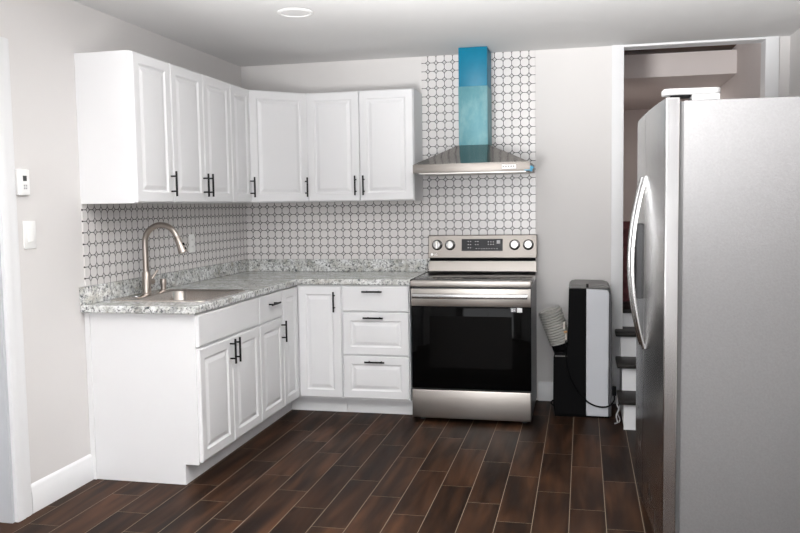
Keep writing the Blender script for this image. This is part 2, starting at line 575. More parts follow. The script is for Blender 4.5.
tag(obj('quilted_cloth', bm, M['maroon']), 'maroon quilted cloth standing at the top of the stairs beyond the doorway', 'cloth')

# ------------------------------------------------------------------ tiled backsplashes
tag(obj('backsplash', box(BM(), 0.0085, 1.3715, -0.008, -0.0005, 1.006, 1.4262), M['tile_back'], smooth=False),
    'white octagon mosaic tile band on the back wall above the worktop', 'backsplash')
tag(obj('backsplash', box(BM(), 1.3738, 2.170, -0.008, -0.0005, 0.92, ZC - 0.001), M['tile_back'], smooth=False),
    'tall panel of white octagon mosaic tile behind the range and hood up to the ceiling', 'backsplash')
tag(obj('backsplash', box(BM(), 0.0005, 0.008, -2.058, -0.0005, 1.006, 1.4262), M['tile_side'], smooth=False),
    'white octagon mosaic tile band on the side wall behind the faucet', 'backsplash')

# ------------------------------------------------------------------ cabinets


def place(u, v, w, fr):
    """fr = (origin, along, out): u along the front, v up, w out of it"""
    o, a, n = fr
    return o + a * u + Vector((0, 0, 1)) * v + n * w


def face_frame(ox, oy, oz, ang):
    a = Vector((math.cos(ang), math.sin(ang), 0))
    return (Vector((ox, oy, oz)), a, Vector((a.y, -a.x, 0)))


def panel(fr, u0, u1, v0, v1, raised=True, fw=0.052, t=0.019):
    """cabinet front: eased edge, flat frame, moulded groove and raised field"""
    bm = BM()
    steps = [(0, 0.0), (0, t - 0.005), (0.002, t - 0.002), (0.006, t)]
    if raised:
        steps += [(fw, t), (fw + 0.004, t - 0.0035), (fw + 0.008, t - 0.0075), (fw + 0.014, t - 0.0085),
                  (fw + 0.026, t - 0.0045), (fw + 0.036, t - 0.001), (fw + 0.040, t - 0.0005)]
    loops = []
    for d, h in steps:
        loops.append([place(a, b, h, fr) for a, b in ((u0 + d, v0 + d), (u1 - d, v0 + d), (u1 - d, v1 - d), (u0 + d, v1 - d))])
    rings(bm, loops)
    return bm


def bar_pull(fr, u, v, L, vert=True, t=0.019):
    """black bar pull on two posts"""
    bm = BM()
    r = 0.0058
    d = (0, 1) if vert else (1, 0)
    P = lambda s, w: place(u + d[0] * s, v + d[1] * s, w, fr)
    tube(bm, [P(-L / 2, t + 0.032), P(L / 2, t + 0.032)], r, 12)
    for s in (-L * 0.30, L * 0.30):
        tube(bm, [P(s, t - 0.0005), P(s, t + 0.032)], 0.0046, 10)
    return bm


def front(parent, name, fr, u0, u1, v0, v1, handle=None, raised=True, fw=0.052):
    o = obj(name, panel(fr, u0, u1, v0, v1, raised, fw), M['white'], parent, angle=12)
    if handle:
        u, v, L, vert = handle
        obj('handle', bar_pull(fr, u, v, L, vert), M['black'], o)
    return o


UZ0, UZ1, UD = 1.4265, 2.181, 0.3025
GRP_U, GRP_B = 'white wall cabinets', 'white base cabinets'
HL = 0.128


def upper_box(parent, x0, x1, y0, y1):
    bm = BM(); box(bm, x0, x1, y0, y1, UZ0, UZ1)
    obj('body', bm, M['white'], parent, bev=0.0012)


# along the side wall, fronts face +x ; frame: u runs +y
frL = face_frame(UD, 0, 0, math.pi / 2)
HZ = 1.432 + 0.005
def uhandle(u): return (u, 1.530, 0.135, True)
c = thing('wall_cabinet', 'white single-door wall cabinet at the end of the run, above the sink edge', 'cabinet', (0.15, -1.87, UZ0), GRP_U)
upper_box(c, 0.0, UD, -2.0575, -1.6815)
front(c, 'door', frL, -2.055, -1.685, UZ0 + 0.004, UZ1 - 0.004, uhandle(-1.712))
c = thing('wall_cabinet', 'white two-door wall cabinet with paired black handles above the faucet', 'cabinet', (0.15, -1.3, UZ0), GRP_U)
upper_box(c, 0.0, UD, -1.680, -0.918)
front(c, 'door', frL, -1.6765, -1.3005, UZ0 + 0.004, UZ1 - 0.004, uhandle(-1.328))
front(c, 'door', frL, -1.2965, -0.9215, UZ0 + 0.004, UZ1 - 0.004, uhandle(-1.268))
c = thing('wall_cabinet', 'narrow white wall cabinet between the two-door cabinet and the corner cabinet', 'cabinet', (0.15, -0.76, UZ0), GRP_U)
upper_box(c, 0.0, UD, -0.9165, -0.6125)
front(c, 'door', frL, -0.9135, -0.616, UZ0 + 0.004, UZ1 - 0.004, uhandle(-0.643))
# diagonal corner
c = thing('wall_cabinet', 'white corner wall cabinet with one angled door', 'cabinet', (0.25, -0.25, UZ0), GRP_U)
bm = prism(BM(), [(0.0, 0.0), (0.0, -0.611), (UD, -0.611), (0.611, -UD), (0.611, 0.0)], 2, UZ0, UZ1)
obj('body', bm, M['white'], c, bev=0.0012)
dl = math.hypot(0.611 - UD, 0.611 - UD)
frD = face_frame(UD, -0.611, 0, math.pi / 4)
front(c, 'door', frD, 0.004, dl - 0.004, UZ0 + 0.004, UZ1 - 0.004, (dl - 0.032, 1.530, 0.135, True))
# back wall
frB = face_frame(0, -UD, 0, 0)
c = thing('wall_cabinet', 'white two-door wall cabinet beside the range hood', 'cabinet', (1.0, -0.15, UZ0), GRP_U)
upper_box(c, 0.6125, 1.3735, -UD, 0.0)
front(c, 'door', frB, 0.616, 0.991, UZ0 + 0.004, UZ1 - 0.004, (0.964, 1.535, 0.135, True))
front(c, 'door', frB, 0.995, 1.370, UZ0 + 0.004, UZ1 - 0.004, (1.022, 1.535, 0.135, True))

# ---- base cabinets
BD = 0.610           # carcass depth
TK, BT = 0.105, 0.8755
def base_body(parent, axis, a0, a1):
    """carcass with toe recess, extruded along the wall"""
    prof = [(0.002, 0), (0.535, 0), (0.535, TK), (BD, TK), (BD, BT), (0.002, BT)]
    bm = BM()
    if axis == 1:
        prism(bm, prof, 1, a0, a1)
    else:
        prism(bm, [(-x, z) for x, z in prof], 0, a0, a1)
    return obj('body', bm, M['white'], parent, bev=0.0012)


frBL = face_frame(BD, 0, 0, math.pi / 2)
frBB = face_frame(0, -BD, 0, 0)
c = thing('base_cabinet', 'white sink base cabinet with two doors and a plain side panel', 'cabinet', (0.3, -1.67, 0), GRP_B)
bm = BM()
prof = [(0.002, 0), (0.535, 0), (0.535, TK), (BD, TK), (BD, BT), (0.002, BT)]
prism(bm, prof, 1, -2.066, -2.048); prism(bm, prof, 1, -1.3015, -1.2835)
box(bm, 0.002, BD, -2.048, -1.3015, TK, TK + 0.018); box(bm, 0.002, 0.010, -2.048, -1.3015, TK + 0.018, BT)
box(bm, 0.520, 0.535, -2.048, -1.3015, 0, TK)
box(bm, BD - 0.018, BD, -2.048, -1.3015, TK + 0.018, BT)
obj('body', bm, M['white'], c, bev=0.001)
obj('scribe_strip', box(BM(), 0.002, 0.030, -2.073, -2.0665, 0.0, BT), M['white'], c, smooth=False)
obj('false_front', panel(frBL, -2.058, -1.2885, 0.706, 0.866, False), M['white'], c, angle=12)
front(c, 'door', frBL, -2.058, -1.6755, 0.118, 0.694, (-1.702, 0.622, 0.135, True))
front(c, 'door', frBL, -1.6705, -1.2885, 0.118, 0.694, (-1.643, 0.622, 0.135, True))
c = thing('base_cabinet', 'narrow white base cabinet with one drawer over one door next to the sink base', 'cabinet', (0.3, -1.09, 0), GRP_B)
base_body(c, 1, -1.2825, -0.9015)
front(c, 'drawer', frBL, -1.278, -0.906, 0.706, 0.866, (-1.09, 0.805, 0.135, False), False)
front(c, 'door', frBL, -1.278, -0.906, 0.118, 0.694, (-0.934, 0.610, 0.135, True))
c = thing('base_cabinet', 'white corner base cabinet with two tall doors meeting at the inside corner', 'cabinet', (0.3, -0.3, 0), GRP_B)
bm = BM()
low = [(0.002, -0.002), (0.002, -0.9005), (0.535, -0.9005), (0.535, -0.535), (0.933, -0.535), (0.933, -0.002)]
top = [(0.002, -0.002), (0.002, -0.9005), (BD, -0.9005), (BD, -BD), (0.933, -BD), (0.933, -0.002)]
rings(bm, [[(x, y, 0) for x, y in low], [(x, y, TK) for x, y in low], [(x, y, TK) for x, y in top], [(x, y, BT) for x, y in top]])
obj('body', bm, M['white'], c, bev=0.0012)
front(c, 'door', frBL, -0.897, -BD - 0.021, 0.118, 0.866, None)
front(c, 'door', frBB, BD + 0.021, 0.929, 0.118, 0.866, (0.888, 0.765, 0.135, True))
c = thing('base_cabinet', 'white base cabinet with three drawers beside the range', 'cabinet', (1.16, -0.3, 0), GRP_B)
base_body(c, 0, 0.934, 1.3935)
front(c, 'drawer', frBB, 0.940, 1.388, 0.702, 0.866, (1.15, 0.835, 0.135, False), False)
front(c, 'drawer', frBB, 0.940, 1.388, 0.412, 0.694, (1.155, 0.662, 0.135, False))
front(c, 'drawer', frBB, 0.940, 1.388, 0.120, 0.404, (1.160, 0.370, 0.135, False))

# ---- countertop
ct = thing('countertop', 'speckled white granite worktop running round the corner over the base cabinets', 'countertop', (0.4, -0.4, 0.876))
SKX0, SKX1, SKY0, SKY1 = 0.055, 0.565, -1.895, -1.375
bm = BM()
cells(bm, [0.0, SKX0, SKX1, 0.635, 1.402], [-2.108, SKY0, SKY1, -0.635, 0.0], 0.876, 0.914,
      lambda x, y: not (SKX0 < x < SKX1 and SKY0 < y < SKY1) and (x < 0.635 or y > -0.635))
obj('worktop', bm, M['granite'], ct, bev=0.007, seg=3)
obj('upstand', box(BM(), 0.0, 0.020, -2.108, 0.0, 0.9142, 1.005), M['granite'], ct, bev=0.003)
obj('upstand', box(BM(), 0.0202, 1.402, -0.020, 0.0, 0.9142, 1.005), M['granite'], ct, bev=0.003)
obj('end_cap', box(BM(), 1.4025, 1.412, -0.64, -0.0, 0.876, 0.916, 0.003), M['plastic_black'], ct)

# ---- sink
sk = thing('sink', 'stainless drop-in sink set in the granite worktop', 'sink', (0.31, -1.635, 0.914))
def loopz(q, z): return [(x, y, z) for x, y in q]
bm = BM()
X0, X1, Y0, Y1 = 0.032, 0.588, -1.918, -1.352
bx0, bx1, by0, by1 = 0.165, 0.548, -1.872, -1.402
rings(bm, [loopz(rrect(X0, X1, Y0, Y1, 0.045), 0.9145), loopz(rrect(X0 + 0.003, X1 - 0.003, Y0 + 0.003, Y1 - 0.003, 0.043), 0.920),
           loopz(rrect(X0 + 0.014, X1 - 0.014, Y0 + 0.014, Y1 - 0.014, 0.036), 0.9205),
           loopz(rrect(X0 + 0.018, X1 - 0.018, Y0 + 0.018, Y1 - 0.018, 0.034), 0.918),
           loopz(rrect(bx0 - 0.006, bx1 + 0.006, by0 - 0.006, by1 + 0.006, 0.07), 0.918),
           loopz(rrect(bx0, bx1, by0, by1, 0.066), 0.912),
           loopz(rrect(bx0 + 0.012, bx1 - 0.012, by0 + 0.012, by1 - 0.012, 0.06), 0.765),
           loopz(rrect(bx0 + 0.04, bx1 - 0.04, by0 + 0.04, by1 - 0.04, 0.04), 0.735),
           loopz(rrect(bx0 + 0.15, bx1 - 0.15, by0 + 0.19, by1 - 0.19, 0.03), 0.730)], cap0=False)
obj('basin', bm, M['sinksteel'], sk, angle=50)
bm = lathe(BM(), (0.3565, -1.637, 0.730), (0, 0, 1), [(0, 0.045), (0.004, 0.043), (0.005, 0.03), (0.001, 0.028), (0.001, 0.004)])
obj('drain', bm, M['chrome'], sk)
tag(obj('hole_cover', lathe(BM(), (0.095, -1.735, 0.9185), (0, 0, 1), [(0, 0.021), (0.003, 0.020), (0.0045, 0.012), (0.005, 0.001)]), M['chrome'], sk), 'round chrome hole cover', 'cover')
del sk.children[-1]['category']

# ---- faucet
fa = thing('faucet', 'brushed nickel gooseneck faucet behind the sink', 'faucet', (0.09, -1.62, 0.9185))
fx, fy = 0.098, -1.622
obj('base', lathe(BM(), (fx, fy, 0.9185), (0, 0, 1), [(0, 0.029), (0.005, 0.0285), (0.008, 0.0245), (0.122, 0.0235), (0.127, 0.0205), (0.128, 0.014)]), M['nickel'], fa)
path = [(fx, fy, 1.04), (fx, fy, 1.12), (fx, fy, 1.19)]
R_ = 0.102
for k in range(1, 17):
    a = math.pi - math.pi * 0.90 * k / 16
    path.append((fx + R_ + R_ * math.cos(a), fy - 0.004 * k / 16, 1.205 + R_ * math.sin(a)))
obj('neck', tube(BM(), path, 0.0165, 18), M['nickel'], fa)
e = Vector(path[-1]); dd = (Vector(path[-1]) - Vector(path[-2])).normalized()
bm = lathe(BM(), e - dd * 0.004, dd, [(0, 0.0170), (0.004, 0.0185), (0.045, 0.0195), (0.090, 0.0255), (0.096, 0.0245), (0.097, 0.012)])
sh = obj('spray_head', bm, M['nickel'], fa)
sd = dd.cross(Vector((0, 1, 0))).normalized()
if sd.x < 0: sd = -sd
bm = BM()
for t_ in (0.048, 0.075):
    c_ = e + dd * t_ + sd * 0.0185
    lathe(bm, c_, sd, [(0, 0.008), (0.006, 0.0075), (0.0075, 0.004)], 12)
obj('button', bm, M['plastic_black'], sh)
obj('handle_stub', cyl(BM(), (fx, fy + 0.015, 0.985), (fx, fy + 0.066, 0.985), 0.0185, 20), M['nickel'], fa)
obj('lever', tube(BM(), [(fx, fy + 0.052, 0.995), (fx + 0.012, fy + 0.070, 1.022), (fx + 0.022, fy + 0.088, 1.048)], [0.008, 0.0072, 0.0065], 12), M['nickel'], fa)
# soap dispenser
sp = thing('soap_dispenser', 'short brushed nickel soap dispenser next to the faucet', 'soap dispenser', (0.092, -1.425, 0.9185))
obj('collar', lathe(BM(), (0.092, -1.425, 0.9185), (0, 0, 1), [(0, 0.024), (0.005, 0.0235), (0.008, 0.0165), (0.030, 0.0165)]), M['nickel'], sp)
bm = lathe(BM(), (0.092, -1.425, 0.9485), (0, 0, 1), [(0, 0.0178), (0.012, 0.0182), (0.036, 0.0190), (0.040, 0.017), (0.041, 0.002)])
obj('pump_head', bm, M['nickel'], sp)

# ---- outlet, switch, thermostat
ou = thing('outlet', 'white wall outlet plate on the mosaic tile beside the faucet spout', 'outlet', (0.008, -0.895, 1.105))
obj('plate', box(BM(), 0.0082, 0.0145, -0.932, -0.860, 1.110, 1.228, 0.002), M['plate'], ou)
for z in (1.147, 1.191):
    o = obj('socket', prism(BM(), rrect(-0.913, -0.879, z - 0.015, z + 0.015, 0.008), 0, 0.0143, 0.0158), M['plate'], ou)
    bm = BM()
    box(bm, 0.0157, 0.0161, -0.904, -0.9015, z - 0.004, z + 0.006); box(bm, 0.0157, 0.0161, -0.8905, -0.888, z - 0.004, z + 0.006)
    obj('slot', bm, M['lcd'], o, smooth=False)
sw = thing('light_switch', 'white rocker light switch on the bare wall below the thermostat', 'switch', (0, -2.463, 1.22))
obj('plate', box(BM(), 0.0002, 0.006, -2.505, -2.422, 1.222, 1.350, 0.002), M['plate'], sw)
bm = prism(BM(), [(0.0058, 1.254), (0.0115, 1.254), (0.0075, 1.318), (0.0058, 1.318)], 1, -2.480, -2.447)
obj('rocker', bm, M['plate'], sw, bev=0.001)
th = thing('thermostat', 'white wall thermostat with a small grey display above the light switch', 'thermostat', (0, -2.5, 1.465))
obj('case', box(BM(), 0.0002, 0.020, -2.541, -2.466, 1.468, 1.585, 0.004, 3), M['plate'], th)
obj('display', box(BM(), 0.0195, 0.0206, -2.512, -2.487, 1.532, 1.556), M['lcd'], th, smooth=False)
for z in (1.499, 1.511):
    for y in (-2.504, -2.491):
        obj('button', box(BM(), 0.0195, 0.0208, y - 0.0045, y + 0.0045, z - 0.004, z + 0.004, 0.001), M['buttons'], th)

# ceiling disc light
rl = thing('recessed_light', 'flat round white ceiling light above the corner cabinets', 'ceiling light', (0.975, -1.5, ZC))
obj('trim_ring', lathe(BM(), (0.975, -1.5, ZC - 0.0005), (0, 0, -1), [(0, 0.098), (0.003, 0.097), (0.008, 0.086), (0.006, 0.078), (0.0, 0.077)], 40), M['plate'], rl)
obj('diffuser', lathe(BM(), (0.975, -1.5, ZC - 0.0005), (0, 0, -1), [(0, 0.076), (0.004, 0.075), (0.005, 0.002)], 40), M['ceil'], rl)

# ------------------------------------------------------------------ range
RX0, RX1 = 1.420, 2.180
rg = thing('range', 'stainless electric range with black oven door beneath the hood', 'stove', (1.8, -0.35, 0))
bm = BM()
box(bm, RX0 + 0.004, RX1 - 0.004, -0.655, -0.035, 0.03, 0.885)
for x in (RX0 + 0.05, RX1 - 0.05):
    for y in (-0.60, -0.10):
        cyl(bm, (x, y, 0.0), (x, y, 0.03), 0.018, 12)
obj('body', bm, plain('dark_grey_enamel', (0.13, 0.13, 0.14), 0.35), rg, smooth=False)
dr = obj('storage_drawer', box(BM(), RX0, RX1 - 0.002, -0.700, -0.656, 0.028, 0.214, 0.006, 3), M['steel'], rg)
od = thing  # (alias unused)
door = obj('oven_door', box(BM(), RX0, RX1 - 0.002, -0.695, -0.656, 0.222, 0.862, 0.004), M['plastic_black'], rg)
obj('door_glass', box(BM(), RX0 + 0.003, RX1 - 0.005, -0.701, -0.694, 0.226, 0.748, 0.002), M['glass_black'], door)
bm = BM()
box(bm, RX0 + 0.12, RX1 - 0.12, -0.7018, -0.7008, 0.36, 0.69)
obj('window', bm, plain('oven_window_glass', (0.0025, 0.0025, 0.0025), 0.08, spec=0.13), door, smooth=False)
obj('top_band', box(BM(), RX0, RX1 - 0.002, -0.7025, -0.694, 0.752, 0.864, 0.002), M['steel'], door)
bm = BM()
hp = [(RX0 + 0.02, -0.712)]
N = 16
loops = []
for k in range(N + 1):
    t = k / N
    x = RX0 + 0.018 + (RX1 - RX0 - 0.038) * t
    y = -0.745 - 0.018 * (1 - (2 * t - 1) ** 2)
    loops.append([(x, y - 0.009, 0.808), (x, y - 0.012, 0.822), (x, y - 0.009, 0.836), (x, y + 0.009, 0.838), (x, y + 0.009, 0.806)])
rings(bm, loops)
for x in (RX0 + 0.045, RX1 - 0.047):
    box(bm, x - 0.012, x + 0.012, -0.745, -0.702, 0.810, 0.834, 0.002)
obj('handle', bm, M['chrome'], door, angle=50)
obj('cooktop_lip', box(BM(), RX0 - 0.003, RX1 + 0.001, -0.705, -0.640, 0.874, 0.9145, 0.006, 3), M['steel'], rg)
ck = obj('cooktop', box(BM(), RX0 - 0.003, RX1 + 0.001, -0.6395, -0.098, 0.886, 0.917, 0.003), M['cooktop'], rg)
burn = plain('grey_burner_print', (0.10, 0.10, 0.105), 0.1)
for x, y, r in ((1.60, -0.50, 0.115), (2.0, -0.50, 0.10), (1.60, -0.24, 0.08), (2.0, -0.24, 0.08)):
    bm = BM()
    L = [[(x + q * math.cos(a), y + q * math.sin(a), 0.9174) for a in (2 * math.pi * k / 40 for k in range(40))] for q in (r - 0.003, r)]
    rings(bm, L, False, False)
    obj('burner_ring', bm, burn, ck)
bm = BM()
prism(bm, [(-0.085, 0.9175), (-0.105, 0.925), (-0.075, 0.996), (-0.035, 0.996), (-0.035, 0.9175)], 0, RX0 + 0.004, RX1 - 0.001)
obj('riser', bm, M['steel'], rg, bev=0.002)
obj('console_gap', box(BM(), RX0 + 0.01, RX1 - 0.01, -0.068, -0.035, 0.996, 1.018), M['plastic_black'], rg, smooth=False)
cs = obj('console', prism(BM(), [(-0.100, 1.018), (-0.078, 1.178), (-0.035, 1.178), (-0.035, 1.018)], 0, RX0 + 0.001, RX1 + 0.003), M['steel_console'], rg, bev=0.004)
# console face frame: slanted
fr_c = (Vector((0, -0.100, 1.018)), Vector((1, 0, 0)), None)
sl = Vector((0, 0.022, 0.160)).normalized()
nrm = Vector((0, -sl.z, sl.y))
def cpt(x, v, w): return Vector((x, -0.100, 1.018)) + sl * v + nrm * w
for x in (1.486, 1.578, 2.030, 2.124):
    bm = BM()
    lathe(bm, cpt(x, 0.092, 0), nrm, [(0, 0.034), (0.004, 0.033), (0.006, 0.029), (0.024, 0.027), (0.027, 0.024), (0.0275, 0.002)], 28)
    k = obj('knob', bm, M['chrome'], cs)
    bm = BM()
    q = [cpt(x + a, 0.092 + b, w) for w in (0.027, 0.034) for a, b in ((-0.006, -0.026), (0.006, -0.026), (0.006, 0.026), (-0.006, 0.026))]
    rings(bm, [q[:4], q[4:]])
    obj('grip', bm, M['steel_dull'], k, bev=0.001)
    bm = BM()
    lathe(bm, cpt(x, 0.092, 0), nrm, [(0, 0.037), (0.002, 0.036), (0.0025, 0.033)], 28)
    obj('bezel', bm, M['plastic_black'], k)
bm = BM()
q = [cpt(a, b, w) for w in (-0.001, 0.0025) for a, b in ((1.660, 0.050), (1.948, 0.050), (1.948, 0.134), (1.660, 0.134))]
rings(bm, [q[:4], q[4:]])
dp = obj('display', bm, plain('display_glass', (0.02, 0.021, 0.025), 0.12), cs, smooth=False)
def mark(x, v, w_, h_, wo=0.0026, mat='buttons', par=None):
    bm = BM()
    q = [cpt(x + a, v + b, w) for w in (wo, wo + 0.0004) for a, b in ((0, 0), (w_, 0), (w_, h_), (0, h_))]
    rings(bm, [q[:4], q[4:]])
    obj('printed_mark', bm, M[mat], par or dp, smooth=False)
for i in range(4):
    for j in range(3):
        if i < 2 or j: mark(1.703 + i * 0.016 + (0.02 if i > 1 else 0), 0.070 + j * 0.022, 0.008, 0.004)
for i in range(3):
    for j in range(2): mark(1.845 + i * 0.017, 0.092 + j * 0.018, 0.007, 0.007)
for i in range(9): mark(1.76 + i * 0.018, 0.064, 0.009, 0.004)
mark(1.906, 0.100, 0.024, 0.024)
for x, v, w_ in ((1.452, 0.127, 0.012), (1.541, 0.132, 0.010), (2.076, 0.132, 0.010), (2.156, 0.132, 0.012), (2.135, 0.022, 0.018)):
    mark(x, v, w_, 0.004, 0.0001, 'plastic_grey', cs)


def text_on(name, txt, size, o, ax, up, mat, parent, depth=0.0006):
    cu = bpy.data.curves.new(name, 'FONT'); cu.body = txt; cu.size = size; cu.extrude = depth; cu.align_x = 'LEFT'
    t = bpy.data.objects.new(name, cu); COL.objects.link(t)
    dg = bpy.context.evaluated_depsgraph_get()
    me = bpy.data.meshes.new_from_object(t.evaluated_get(dg))
    bpy.data.objects.remove(t)
    ax, up = Vector(ax).normalized(), Vector(up).normalized(); n = ax.cross(up)
    mw = Matrix(((ax.x, up.x, n.x, o[0]), (ax.y, up.y, n.y, o[1]), (ax.z, up.z, n.z, o[2]), (0, 0, 0, 1)))
    me.transform(Matrix.Translation(-root_origin(parent)) @ mw)
    me.materials.clear(); me.materials.append(mat)
    q = bpy.data.objects.new(name, me); COL.objects.link(q); q.parent = parent
    return q


M['pale'] = plain('pale_print', (0.85, 0.85, 0.85), 0.4)
bm = BM(); lathe(bm, cpt(1.449, 0.026, 0), nrm, [(0, 0.0095), (0.001, 0.0093), (0.0012, 0.001)], 24)
obj('emblem', bm, M['pale'], cs)
text_on('lettering', 'LG', 0.020, cpt(1.463, 0.019, 0.0004), (1, 0, 0), sl, M['pale'], cs)
# small stickers below the handle
bm = BM()
box(bm, 2.055, 2.085, -0.7025, -0.7012, 0.722, 0.747)
obj('sticker', bm, M['buttons'], door, smooth=False)
bm = BM()
for x, z in ((2.060, 0.735), (2.060, 0.725), (2.072, 0.729)): box(bm, x, x + 0.007, -0.7030, -0.7024, z, z + 0.007)
obj('sticker_print', bm, M['pale'], door.children[-1], smooth=False)
obj('sticker', box(BM(), 2.092, 2.125, -0.7025, -0.7012, 0.720, 0.748), M['pale'], door, smooth=False)

# ------------------------------------------------------------------ range hood
HX0, HX1, HY = 1.402, 2.163, -0.50
hd = thing('range_hood', 'stainless chimney range hood with blue protective film on its duct', 'range hood', (1.78, -0.25, 1.60))
obj('rim', box(BM(), HX0, HX1, HY, -0.0085, 1.603, 1.657, 0.0015), M['steel_console'], hd)
bm = BM()
cx0, cx1, cyf = 1.672, 1.868, -0.255
rings(bm, [[(HX0 + 0.006, HY + 0.006, 1.6572), (HX1 - 0.006, HY + 0.006, 1.6572), (HX1 - 0.006, -0.0085, 1.6572), (HX0 + 0.006, -0.0085, 1.6572)],
           [(HX0 + 0.006, HY + 0.006, 1.660), (HX1 - 0.006, HY + 0.006, 1.660), (HX1 - 0.006, -0.0085, 1.660), (HX0 + 0.006, -0.0085, 1.660)],
           [(cx0 - 0.004, cyf - 0.004, 1.792), (cx1 + 0.004, cyf - 0.004, 1.792), (cx1 + 0.004, -0.0085, 1.792), (cx0 - 0.004, -0.0085, 1.792)]])
obj('canopy', bm, steel('mirror_finish_steel', (0.42, 0.39, 0.36), 0.15, (2, 2, 200), 0.05), hd, bev=0.001)
obj('lower_duct', box(BM(), cx0, cx1, cyf, -0.0085, 1.792, 2.183, 0.0015), M['filmteal'], hd)
obj('upper_duct', box(BM(), cx0 + 0.002, cx1 - 0.002, cyf + 0.003, -0.0085, 2.183, ZC - 0.001, 0.0015), M['filmblue'], hd)
obj('grease_filter', box(BM(), HX0 + 0.03, HX1 - 0.03, HY + 0.05, -0.05, 1.597, 1.6028), M['steel_dull'], hd)
rim = hd.children[0]
obj('control_panel', box(BM(), 1.985, 2.075, HY - 0.0012, HY + 0.0005, 1.618, 1.644), M['pale'], hd, smooth=False)
for i in range(5):
    obj('control_button', box(BM(), 1.990 + i * 0.0165, 1.999 + i * 0.0165, HY - 0.0022, HY - 0.001, 1.626, 1.637), M['plastic_grey'], hd, smooth=False)
bm = BM()
for i, w_ in enumerate((0.007, 0.006, 0.008, 0.006, 0.007)): box(bm, 1.430 + i * 0.009, 1.430 + i * 0.009 + w_, HY - 0.0006, HY + 0.0004, 1.626, 1.633)
obj('maker_mark', bm, M['plastic_grey'], hd, smooth=False)
tp = BM()
box(tp, 2.128, 2.166, HY - 0.0015, HY + 0.0005, 1.603, 1.609); box(tp, 2.163, 2.178, HY + 0.002, HY + 0.010, 1.597, 1.634); box(tp, 2.160, 2.187, HY + 0.001, HY + 0.009, 1.616, 1.626)
obj('film_scrap', tp, M['tape'], hd, smooth=False)

# ------------------------------------------------------------------ fridge (drawn in its own frame: x into the body, y along the doors)
fg = thing('refrigerator', 'large stainless side-by-side refrigerator with a grey side panel standing in front of the doorway', 'refrigerator', (2.786, -2.562, 0), rotz=0.0455, local=True)
FW, FH, SEAM = 0.925, 1.778, 0.545
bm = BM(); box(bm, 0.070, 0.80, 0.010, FW - 0.01, 0.03, 1.766, 0.004)
for x in (0.12, 0.75):
    for y in (0.06, FW - 0.06): cyl(bm, (x, y, 0), (x, y, 0.03), 0.02, 12)
obj('body', bm, M['fridge_side'], fg)
obj('kick_grille', box(BM(), 0.075, 0.12, 0.02, FW - 0.02, 0.0045, 0.0295), M['plastic_black'], fg)
obj('gasket', box(BM(), 0.0545, 0.0698, 0.014, FW - 0.014, 0.055, 1.764), plain('grey_rubber', (0.10, 0.10, 0.10), 0.6), fg, smooth=False)
def fdoor(y0, y1):
    bm = BM()
    n = 14
    prof = [(0.054, y0)]
    for k in range(n + 1):
        t = k / n
        y = y0 + (y1 - y0) * t
        yy = y / FW
        x = 0.004 - 0.010 * (1 - (2 * yy - 1) ** 2)
        prof.append((x, y))
    prof.append((0.054, y1))
    prism(bm, prof, 2, 0.045, FH)
    return bm
d1 = obj('fresh_food_door', fdoor(0.0, SEAM - 0.003), M['steel_v'], fg, bev=0.004, angle=30)
d2 = obj('freezer_door', fdoor(SEAM + 0.003, FW), M['steel_v'], fg, bev=0.004, angle=30)
def fhandle(y, par):
    bm = BM()
    n = 24
    loops = []
    z0, z1 = 0.752, 1.505
    for k in range(n + 1):
        t = k / n
        z = z0 + (z1 - z0) * t
        s = math.sin(math.pi * t)
        x = -0.008 - 0.056 * s ** 0.85
        hw = 0.010 + 0.003 * s
        loops.append([(x - 0.008, y - hw * 0.7, z), (x - 0.010, y, z), (x - 0.008, y + hw * 0.7, z), (x + 0.002, y + hw, z), (x + 0.010, y + hw * 0.7, z), (x + 0.010, y - hw * 0.7, z), (x + 0.002, y - hw, z)])
    rings(bm, loops)
    obj('handle', bm, M['chrome'], par, angle=60)
fhandle(SEAM - 0.055, d1)
fhandle(SEAM + 0.055, d2)
# dispenser on the freezer door
bm = BM()
box(bm, -0.026, 0.0, SEAM + 0.110, SEAM + 0.125, 0.955, 1.295); box(bm, -0.026, 0.0, FW - 0.080, FW - 0.065, 0.955, 1.295)
box(bm, -0.026, 0.0, SEAM + 0.125, FW - 0.08, 1.19, 1.295); box(bm, -0.026, 0.0, SEAM + 0.125, FW - 0.08, 0.955, 0.985)
ds = obj('dispenser', bm, plain('charcoal_dispenser_plastic', (0.075, 0.075, 0.08), 0.4), d2, bev=0.002)
obj('dispenser_recess', box(BM(), -0.012, -0.004, SEAM + 0.125, FW - 0.08, 0.985, 1.19), M['plastic_black'], d2, smooth=False)
# hinge cover on top
bm = BM()
prism(bm, rrect(-0.004, 0.200, 0.006, 0.085, 0.022), 2, 1.788, 1.811)
obj('hinge_cover', bm, plain('pale_grey_cover', (0.27, 0.27, 0.27), 0.6), fg, bev=0.006, seg=3)
bm = BM(); box(bm, 0.098, 0.195, 0.012, 0.08, 1.7665, 1.7878)
obj('hinge_block', bm, plain('pale_grey_cover_block', (0.27, 0.27, 0.27), 0.6), fg, smooth=False)
bm = BM(); box(bm, 0.030, 0.095, 0.022, 0.07, 1.779, 1.7868); cyl(bm, (0.035, 0.04, 1.77), (0.035, 0.04, 1.787), 0.012, 12)
obj('hinge', bm, M['plastic_black'], fg, smooth=False)

